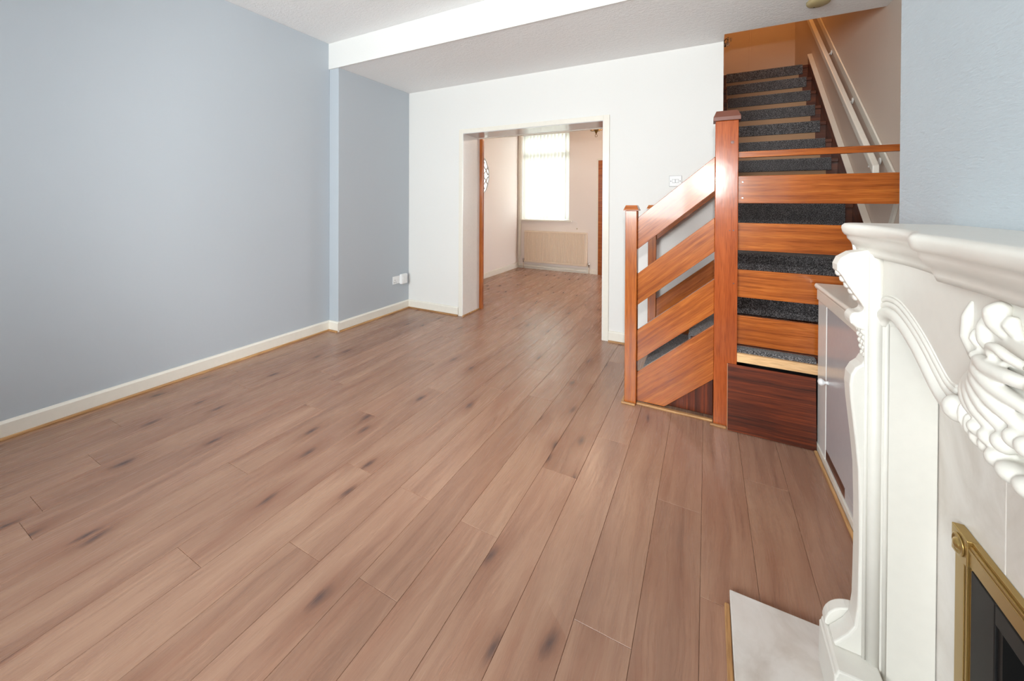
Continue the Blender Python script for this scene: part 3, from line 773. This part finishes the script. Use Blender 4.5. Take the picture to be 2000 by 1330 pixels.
# carved shell in the middle of the frieze
bm = bmesh.new()
def sweep(pts, rads, n=10):
    P = [(a, Vector(b)) for a, b in zip(rads, pts)]
    fine = catmull([b for _, b in P], 4)
    rr = []
    for i in range(len(fine)):
        t = i/(len(fine)-1)*(len(rads)-1); k = min(int(t), len(rads)-2)
        rr.append(rads[k]*(1-(t-k)) + rads[k+1]*(t-k))
    tube(bm, fine, rr, n)
for s in (1, -1):
    Q = lambda x, y, z: (x, YC + s*(y-YC), z)
    # upper leaves
    sweep([Q(0.352, 0.742, 1.024), Q(0.345, 0.747, 1.040), Q(0.343, 0.748, 1.056), Q(0.350, 0.743, 1.070)], [0.006, 0.013, 0.014, 0.006])
    sweep([Q(0.352, 0.727, 1.030), Q(0.346, 0.727, 1.044), Q(0.350, 0.730, 1.056)], [0.005, 0.009, 0.005])
    sweep([Q(0.352, 0.770, 0.994), Q(0.346, 0.773, 1.010), Q(0.346, 0.780, 1.028), Q(0.352, 0.791, 1.044)], [0.005, 0.011, 0.009, 0.002])
    sweep([Q(0.350, 0.790, 0.992), Q(0.344, 0.797, 1.006), Q(0.348, 0.802, 1.020)], [0.004, 0.007, 0.003])
    ball(bm, Q(0.344, 0.790, 0.984), (0.010, 0.008, 0.008))
    # fan of flutes sweeping down towards the centre
    fl = [([(0.782, 0.980), (0.760, 0.986), (0.735, 0.984), (0.700, 0.986), (0.682, 0.986)], 0.0085),
          ([(0.784, 0.977), (0.757, 0.974), (0.725, 0.964), (0.684, 0.955)], 0.0092),
          ([(0.784, 0.973), (0.758, 0.962), (0.728, 0.946), (0.690, 0.928)], 0.0098),
          ([(0.785, 0.969), (0.764, 0.951), (0.740, 0.931), (0.712, 0.908)], 0.0100),
          ([(0.787, 0.965), (0.772, 0.944), (0.755, 0.920), (0.738, 0.900)], 0.0100),
          ([(0.790, 0.962), (0.782, 0.940), (0.772, 0.918), (0.764, 0.900)], 0.0092)]
    for pts, w in fl:
        n_ = len(pts)
        sweep([Q(0.352 - 0.022*math.sin(PI*(0.12+0.75*k/(n_-1))), a, b) for k, (a, b) in enumerate(pts)], [w*(0.55+0.65*math.sin(PI*(0.15+0.65*k/(n_-1)))) for k in range(n_)])
    for a, b, r_ in ((0.690, 0.917, 0.013), (0.712, 0.900, 0.013), (0.738, 0.893, 0.012), (0.762, 0.893, 0.011)):
        ball(bm, Q(0.334, a, b), (0.013, r_, r_))
    # curled ribbon above the flutes
    sweep([Q(0.338, 0.683, 1.006), Q(0.330, 0.700, 1.012), Q(0.328, 0.716, 1.017), Q(0.330, 0.732, 1.014), Q(0.334, 0.740, 1.002), Q(0.338, 0.730, 0.994), Q(0.338, 0.720, 0.998)], [0.006, 0.007, 0.0065, 0.006, 0.0055, 0.005, 0.004], 8)
    # row of bulbs along the lower edge
    ball(bm, Q(0.338, 0.822, 0.892), (0.018, 0.017, 0.020)); ball(bm, Q(0.341, 0.800, 0.893), (0.014, 0.006, 0.024))
    ball(bm, Q(0.341, 0.786, 0.886), (0.014, 0.007, 0.020)); ball(bm, Q(0.340, 0.768, 0.880), (0.015, 0.009, 0.017))
    ball(bm, Q(0.340, 0.748, 0.878), (0.015, 0.010, 0.014)); ball(bm, Q(0.338, 0.724, 0.874), (0.017, 0.014, 0.014)); ball(bm, Q(0.336, 0.695, 0.872), (0.018, 0.019, 0.013))
bx(bm, 0.346, 0.356, YC-0.105, YC+0.105, 0.868, 1.03)
o = obj('carved_shell', bm, MMANT, mant, smooth=True)
r = o.modifiers.new('fuse', 'REMESH'); r.mode = 'VOXEL'; r.voxel_size = 0.0022; r.use_smooth_shade = True
sm = o.modifiers.new('soft', 'SMOOTH'); sm.factor = 0.5; sm.iterations = 5
for s in (1, -1):
    bm = bmesh.new(); tube(bm, [(0.354, YC+s*0.145, 1.055), (0.351, YC+s*0.149, 1.03), (0.350, YC+s*0.150, 1.00), (0.354, YC+s*0.145, 0.968)], [0.003, 0.008, 0.008, 0.003], 10)
    obj('leaf_rib', bm, MMANT, mant, smooth=True)

# marble back panel and hearth
mb = empty('marble_fire_panel', (0.47, YC, 0.026))
tag(mb, 'pale marble slabs lining the fireplace opening behind the white surround', 'panel')
box('side_slab', 0.445, 0.4985, 0.944, 1.235, 0.026, 1.094, MMAR, mb, 0.0015)
box('side_slab', 0.445, 0.4985, mir(1.235), mir(0.944), 0.026, 1.094, MMAR, mb, 0.0015)
box('header_slab', 0.4452, 0.4985, mir(0.9435), 0.9435, 0.562, 1.094, MMAR, mb, 0.0015)
hearth = empty('hearth', (0.28, YC, 0))
tag(hearth, 'pale veined marble hearth slab on the floor in front of the fireplace', 'hearth')
box('slab', 0.069, 0.498, mir(1.339), 1.339, 0.001, 0.025, MMAR, hearth, 0.002)
bm = bmesh.new(); bx(bm, 0.054, 0.0685, mir(1.32), 1.305, 0.0005, 0.014)
obj('floor_bead', bm, MBEAD, hearth, grainframe((0.06, YC, 0), (0, 1, 0)), 0.005)

# gas fire with brass frame
gf = empty('gas_fire', (0.44, YC, 0.026))
tag(gf, 'inset fire with a brass picture-frame trim and black interior', 'fire')
BY0, BY1, BZ = mir(1.056), 1.056, 0.583
bw = 0.050
def bar(name, y0, y1, z0, z1, vertical):
    # stepped brass section
    lst = [(0.434, 0.4445, y0, y1, z0, z1)]
    if vertical: lst += [(0.430, 0.434, y0+0.006, y1-0.006, z0, z1), (0.4285, 0.430, y0+0.012, y0+0.018, z0, z1)]
    else: lst += [(0.430, 0.434, y0, y1, z0+0.006, z1-0.006), (0.4285, 0.430, y0, y1, z1-0.018, z1-0.012)]
    return boxes(name, lst, MBRASS, gf, 0.0015)
bar('frame_side', BY1-bw, BY1, 0.027, BZ-bw, True); bar('frame_side', BY0, BY0+bw, 0.027, BZ-bw, True)
bar('frame_top', BY0+bw, BY1-bw, BZ-bw, BZ, False)
for yc in (BY1-bw/2, BY0+bw/2):
    c = box('frame_corner', 0.427, 0.4445, yc-bw/2, yc+bw/2, BZ-bw, BZ, MBRASS, gf, 0.0015)
    bm = bmesh.new(); lathe(bm, [(0.019, 0), (0.019, 0.002), (0.016, 0.003), (0.015, 0.001), (0.011, 0.001), (0.010, 0.004), (0.006, 0.007), (0.001, 0.008)], (0.4268, yc, BZ-bw/2), '-x', 24)
    obj('rosette', bm, MBRASS, c, smooth=True)
# black interior and coal basket
boxes('fire_lining', [(0.436, 0.79, BY1-bw-0.078, BY1-bw-0.066, 0.027, BZ-bw-0.001), (0.436, 0.79, BY0+bw+0.066, BY0+bw+0.078, 0.027, BZ-bw-0.001), (0.436, 0.79, BY0+bw+0.066, BY1-bw-0.066, BZ-bw-0.012, BZ-bw-0.001), (0.78, 0.79, BY0+bw+0.04, BY1-bw-0.04, 0.027, BZ-bw)], MBLACK, gf)
boxes('black_inner_trim', [(0.432, 0.4445, BY1-bw-0.066, BY1-bw-0.0005, 0.027, BZ-bw-0.0005), (0.432, 0.4445, BY0+bw+0.0005, BY0+bw+0.066, 0.027, BZ-bw-0.0005), (0.432, 0.4445, BY0+bw+0.066, BY1-bw-0.066, BZ-bw-0.035, BZ-bw-0.0005)], MBLACK, gf, 0.002)
bm = bmesh.new(); prism(bm, [(0.445, 0.495), (0.530, 0.44), (0.530, 0.452), (0.445, 0.507)], 'y', BY0+0.1, BY1-0.1)
obj('canopy', bm, MBLACK, gf)
for k in range(4):
    bm = bmesh.new(); tube(bm, [(0.47, BY0+0.11, 0.10+k*0.045), (0.452, YC, 0.10+k*0.045), (0.47, BY1-0.11, 0.10+k*0.045)], 0.006, 8)
    obj('basket_bar', bm, MBLACK, gf, smooth=True)
coalm = m_paint('coal', rgb(38, 35, 33), 0.85, 0.9, (1, 1, 1), 30, 0.02)
for k in range(14):
    bm = bmesh.new(); bmesh.ops.create_icosphere(bm, subdivisions=1, radius=0.034, matrix=Matrix.Translation((0.52+random.random()*0.09, BY0+0.14+0.036*k, 0.16+random.random()*0.08)) @ Matrix.Rotation(random.random()*3, 4, 'X') @ Matrix.Diagonal((1, 1.2, 0.8, 1)))
    obj('coal', bm, coalm, gf)

# ------------------------------------------------------------------ fittings
def socket_plate(name, label, cat, cx, cy, cz, w, h, facing):
    """facing 'y-' (on the partition) or 'x+' (on the left wall)"""
    e = empty(name, (cx, cy, cz)); tag(e, label, cat)
    if facing == 'y-':
        box('shadow_gap', cx-w/2-0.0012, cx+w/2+0.0012, cy-0.0022, cy-0.0004, cz-h/2-0.0016, cz+h/2+0.0012, MSLOT, e)
        box('plate', cx-w/2, cx+w/2, cy-0.008, cy-0.0023, cz-h/2, cz+h/2, MPLAS, e, 0.002)
    else:
        box('plate', cx+0.0005, cx+0.008, cy-w/2, cy+w/2, cz-h/2, cz+h/2, MPLAS, e, 0.003)
    return e
e = socket_plate('light_switch', 'white double light switch on the partition above the short newels', 'light switch', -0.225, YB, 1.375, 0.090, 0.084, 'y-')
for dx in (-0.012, 0.012):
    bm = bmesh.new(); bx(bm, -0.225+dx-0.0095, -0.225+dx+0.0095, YB-0.0125, YB-0.0090, 1.375-0.013, 1.375+0.013)
    obj('rocker', bm, MPLAS, e, None, 0.0012)
    box('rocker_gap', -0.225+dx-0.0108, -0.225+dx+0.0108, YB-0.0088, YB-0.0081, 1.375-0.0143, 1.375+0.0143, MSLOT, e)
for dx in (-0.034, 0.034):
    bm = bmesh.new(); lathe(bm, [(0.0035, 0), (0.0035, 0.001)], (-0.225+dx, YB-0.0082, 1.375), '-y', 10); obj('screw', bm, MSLOT, e)
e = socket_plate('wall_socket', 'white double wall socket low on the pale blue wall, a plug in its right side', 'socket', XL2, 3.160, 0.345, 0.15, 0.084, 'x+')
box('rocker', XL2+0.0082, XL2+0.012, 3.135, 3.150, 0.360, 0.380, MPLAS, e, 0.001)
for dy, dz in ((0, 0.012), (-0.012, -0.012), (0.012, -0.012)):
    box('slot', XL2+0.0078, XL2+0.0086, 3.115+dy-0.003, 3.115+dy+0.003, 0.335+dz-0.004, 0.335+dz+0.004, MSLOT, e)
pl = empty('plug_adaptor', (XL2+0.01, 3.215, 0.34))
tag(pl, 'white plug-in adaptor in the right side of the wall socket', 'plug')
box('body', XL2+0.0085, XL2+0.045, 3.180, 3.272, 0.292, 0.402, MPLAS, pl, 0.008)
box('face_ridge', XL2+0.0452, XL2+0.050, 3.198, 3.254, 0.318, 0.378, MPLAS, pl, 0.002)

# ceiling fitting
bm = bmesh.new(); lathe(bm, [(0.060, 0.0005), (0.060, 0.010), (0.056, 0.018), (0.044, 0.024), (0.02, 0.027), (0.002, 0.0275)], (0.592, 2.925, ZL), '-z', 32)
sd = empty('smoke_alarm', (0.592, 2.925, ZL)); tag(sd, 'round yellowed smoke alarm on the low ceiling near the stairwell', 'smoke alarm')
obj('housing', bm, MKHAKI, sd, smooth=True)
bm = bmesh.new(); lathe(bm, [(0.004, 0), (0.004, 0.0012)], (0.575, 2.95, ZL-0.0264), '-z', 10); obj('test_button', bm, MSLOT, sd)

# crystal wall light in the stairwell
cl = empty('crystal_wall_light', (0.11, 4.5, 2.83)); tag(cl, 'small crystal wall light with black metalwork at the top of the stairs', 'wall light')
bm = bmesh.new(); lathe(bm, [(0.035, 0), (0.035, 0.008), (0.015, 0.014)], (0.1055, 4.5, 2.835), 'x', 16); tube(bm, [(0.115, 4.5, 2.835), (0.14, 4.5, 2.85), (0.155, 4.5, 2.83), (0.155, 4.5, 2.80)], 0.006, 8)
tube(bm, [(0.14, 4.5, 2.85), (0.16, 4.47, 2.87), (0.18, 4.45, 2.85)], 0.004, 8)
obj('arm', bm, MBLACK, cl, smooth=True)
for k in range(10):
    a = k*2*PI/5; rr = 0.026 if k < 5 else 0.014
    bm = bmesh.new(); lathe(bm, [(0.001, 0), (0.011, 0.012), (0.009, 0.026), (0.0005, 0.044)], (0.165+math.cos(a)*rr*1.5, 4.49+math.sin(a)*rr*1.5, 2.880-0.040*(k//5)), '-z', 6)
    obj('crystal_drop', bm, MCRYS, cl)

# chandelier in the far room (brass arms)
ch = empty('brass_chandelier', (-1.3, 5.0, ZH)); tag(ch, 'brass chandelier with curved arms hanging in the far room', 'chandelier')
bm = bmesh.new(); lathe(bm, [(0.045, 0.0005), (0.045, 0.012), (0.012, 0.03)], (-1.3, 5.0, ZH), '-z', 20); obj('ceiling_rose', bm, MABRASS, ch, smooth=True)
bm = bmesh.new(); tube(bm, [(-1.3, 5.0, ZH-0.03), (-1.3, 5.0, 2.24)], 0.005, 8); obj('stem', bm, MABRASS, ch)
bm = bmesh.new(); lathe(bm, [(0.006, 0), (0.018, 0.02), (0.012, 0.045), (0.026, 0.07), (0.03, 0.085), (0.014, 0.11), (0.008, 0.125), (0.003, 0.14)], (-1.3, 5.0, 2.235), '-z', 18); obj('body', bm, MABRASS, ch, smooth=True)
bm = bmesh.new(); tube(bm, [(-1.3+0.016*math.cos(t), 5.0, 2.08+0.016*math.sin(t)) for t in [k*2*PI/14 for k in range(15)]], 0.0025, 6); obj('ring', bm, MABRASS, ch, smooth=True)
for k in range(5):
    a = k*2*PI/5 + 0.1; d = Vector((math.cos(a), math.sin(a), 0))
    P = [Vector((-1.3, 5.0, 2.165)) + d*rr + Vector((0, 0, hh)) for rr, hh in ((0.02, 0), (0.05, -0.018), (0.085, -0.012), (0.115, 0.015), (0.150, 0.028), (0.165, 0.05))]
    bm = bmesh.new(); tube(bm, P, 0.005, 8); e2 = P[-1]
    lathe(bm, [(0.006, 0), (0.022, 0.006), (0.010, 0.016), (0.010, 0.05)], e2, 'z', 12)
    obj('arm', bm, MABRASS, ch, smooth=True)

# round lattice mirror on the far room's left wall
lm = empty('lattice_mirror', (-3.098, 4.93, 1.615)); tag(lm, 'round wall mirror under a white geometric lattice, in the far room', 'mirror')
bm = bmesh.new(); lathe(bm, [(0.335, 0), (0.335, 0.010)], (-3.099, 4.93, 1.615), 'x', 48); obj('mirror_glass', bm, MMIR, lm)
bm = bmesh.new()
tube(bm, [(-3.085, 4.93+0.335*math.cos(t), 1.615+0.335*math.sin(t)) for t in [k*2*PI/48 for k in range(49)]], 0.007, 6)
obj('rim', bm, MPLAS, lm, smooth=True)
def chord(p, q):
    # clip a segment to the mirror disc
    P, Q = Vector(p), Vector(q); out = []
    N = 60; ins = [P.lerp(Q, i/N) for i in range(N+1) if P.lerp(Q, i/N).length < 0.330]
    return (ins[0], ins[-1]) if len(ins) > 2 else None
bm = bmesh.new()
for k in range(-4, 5):
    for dirn in ((1, 1), (1, -1)):
        c = chord((-0.8, k*0.165-0.8*dirn[1]), (0.8, k*0.165+0.8*dirn[1]))
        if c: tube(bm, [(-3.083, 4.93+c[0].x, 1.615+c[0].y), (-3.083, 4.93+c[1].x, 1.615+c[1].y)], 0.005, 5)
    c = chord((-0.5, k*0.1165), (0.5, k*0.1165))
    if c and k % 2 == 0: tube(bm, [(-3.083, 4.93+c[0].x, 1.615+c[0].y), (-3.083, 4.93+c[1].x, 1.615+c[1].y)], 0.004, 5)
obj('lattice', bm, MPLAS, lm)

# vertical blind
vb = empty('vertical_blind', (-2.56, 6.40, 2.44)); tag(vb, 'white vertical blind glowing with daylight in the far window', 'blind')
box('head_rail', WX0+0.005, WX1-0.005, 6.385, 6.425, 2.415, 2.449, MUPVC, vb, 0.003)
NS = 13; pit = (WX1-WX0-0.03)/NS
me = None
for k in range(NS):
    cx = WX0+0.015+pit*(k+0.5)
    if me is None:
        bm = bmesh.new(); w = 0.044
        prism(bm, [(-w, -0.0004+0.003), (0, -0.0004-0.003), (w, -0.0004+0.003), (w, 0.0006+0.003), (0, 0.0006-0.003), (-w, 0.0006+0.003)], 'z', -0.755, 0.755)
        bmesh.ops.recalc_face_normals(bm, faces=bm.faces[:])
        me = bpy.data.meshes.new('slat'); bm.to_mesh(me); bm.free(); me.materials.append(MFAB)
    s = bpy.data.objects.new('slat', me); COL.objects.link(s); s.parent = vb; s.matrix_parent_inverse = pw(vb).inverted()
    s.location = (cx, 6.405, 1.658); s.rotation_euler = (0, 0, math.radians(24))

# radiator
rd = empty('radiator', (-2.36, 6.28, 0.12)); tag(rd, 'cream panel radiator under the window in the far room', 'radiator')
RX0, RX1, RZ0, RZ1, RY = -2.93, -1.785, 0.125, 0.690, 6.275
bm = bmesh.new()
npn = 34; pts = []
for k in range(npn):
    xa = RX0+0.02+(RX1-RX0-0.04)*k/npn; dx = (RX1-RX0-0.04)/npn
    pts += [(xa, RY+0.006), (xa+dx*0.35, RY+0.006), (xa+dx*0.5, RY), (xa+dx*0.85, RY)]
poly = [(RX0, RY+0.006)] + pts + [(RX1, RY+0.006), (RX1, RY+0.02), (RX0, RY+0.02)]
A = [bm.verts.new((p[0], p[1], RZ0+0.03)) for p in poly]; B = [bm.verts.new((p[0], p[1], RZ1-0.03)) for p in poly]
for i in range(len(poly)): bm.faces.new((A[i], B[i], B[(i+1) % len(poly)], A[(i+1) % len(poly)]))
bm.faces.new(A); bm.faces.new(B[::-1])
obj('front_panel', bm, MRAD, rd)
boxes('top_grille', [(RX0, RX1, RY-0.002, 6.345, RZ1-0.03, RZ1)], MRAD, rd, 0.005)
boxes('bottom_edge', [(RX0, RX1, RY-0.002, RY+0.03, RZ0, RZ0+0.03)], MRAD, rd, 0.005)
boxes('end_cover', [(RX0-0.002, RX0+0.003, RY, 6.345, RZ0+0.02, RZ1-0.01), (RX1-0.003, RX1+0.002, RY, 6.345, RZ0+0.02, RZ1-0.01)], MRAD, rd)
for xx in (RX0-0.03, RX1+0.035):
    bm = bmesh.new(); lathe(bm, [(0.010, 0), (0.010, 0.03), (0.016, 0.035), (0.016, 0.065), (0.008, 0.07)], (xx, 6.30, 0.115), 'z', 14)
    v = obj('valve', bm, MCHROME, rd, smooth=True)
    bm = bmesh.new(); tube(bm, [(xx, 6.30, 0.006), (xx, 6.30, 0.115)], 0.0075, 8); tube(bm, [(xx, 6.30, 0.14), (RX0+0.003 if xx < -2.5 else RX1-0.003, 6.30, 0.14)], 0.0075, 8)
    obj('pipe', bm, MRAD, v, smooth=True)
# boxed pipe / cable trunking in the corner and window cord
pp = struct(empty('trim_5', (-3.06, 6.34, 0)))
box('trunking', -3.085, -3.028, 6.325, 6.3495, 0.19, 2.45, MTRIM, pp, 0.004)
bm = bmesh.new(); tube(bm, [(-3.068, 6.338, 0.19), (-3.068, 6.338, 0.09), (-3.055, 6.318, 0.045), (-1.80, 6.318, 0.030)], 0.009, 8)
obj('heating_pipe', bm, MTRIM, pp, smooth=True)
cd = empty('blind_cord', (-1.98, 6.345, 0.86)); tag(cd, 'thin white blind cord with a small weight below the window sill', 'cord')
bm = bmesh.new(); tube(bm, [(-2.058, 6.343, 0.872), (-2.0, 6.343, 0.872), (-1.972, 6.343, 0.862), (-1.970, 6.343, 0.765)], 0.002, 6); obj('string', bm, MPLAS, cd)
bm = bmesh.new(); lathe(bm, [(0.002, 0), (0.008, 0.008), (0.007, 0.02), (0.002, 0.026)], (-1.970, 6.340, 0.765), '-z', 10); obj('weight', bm, MKHAKI, cd, smooth=True)
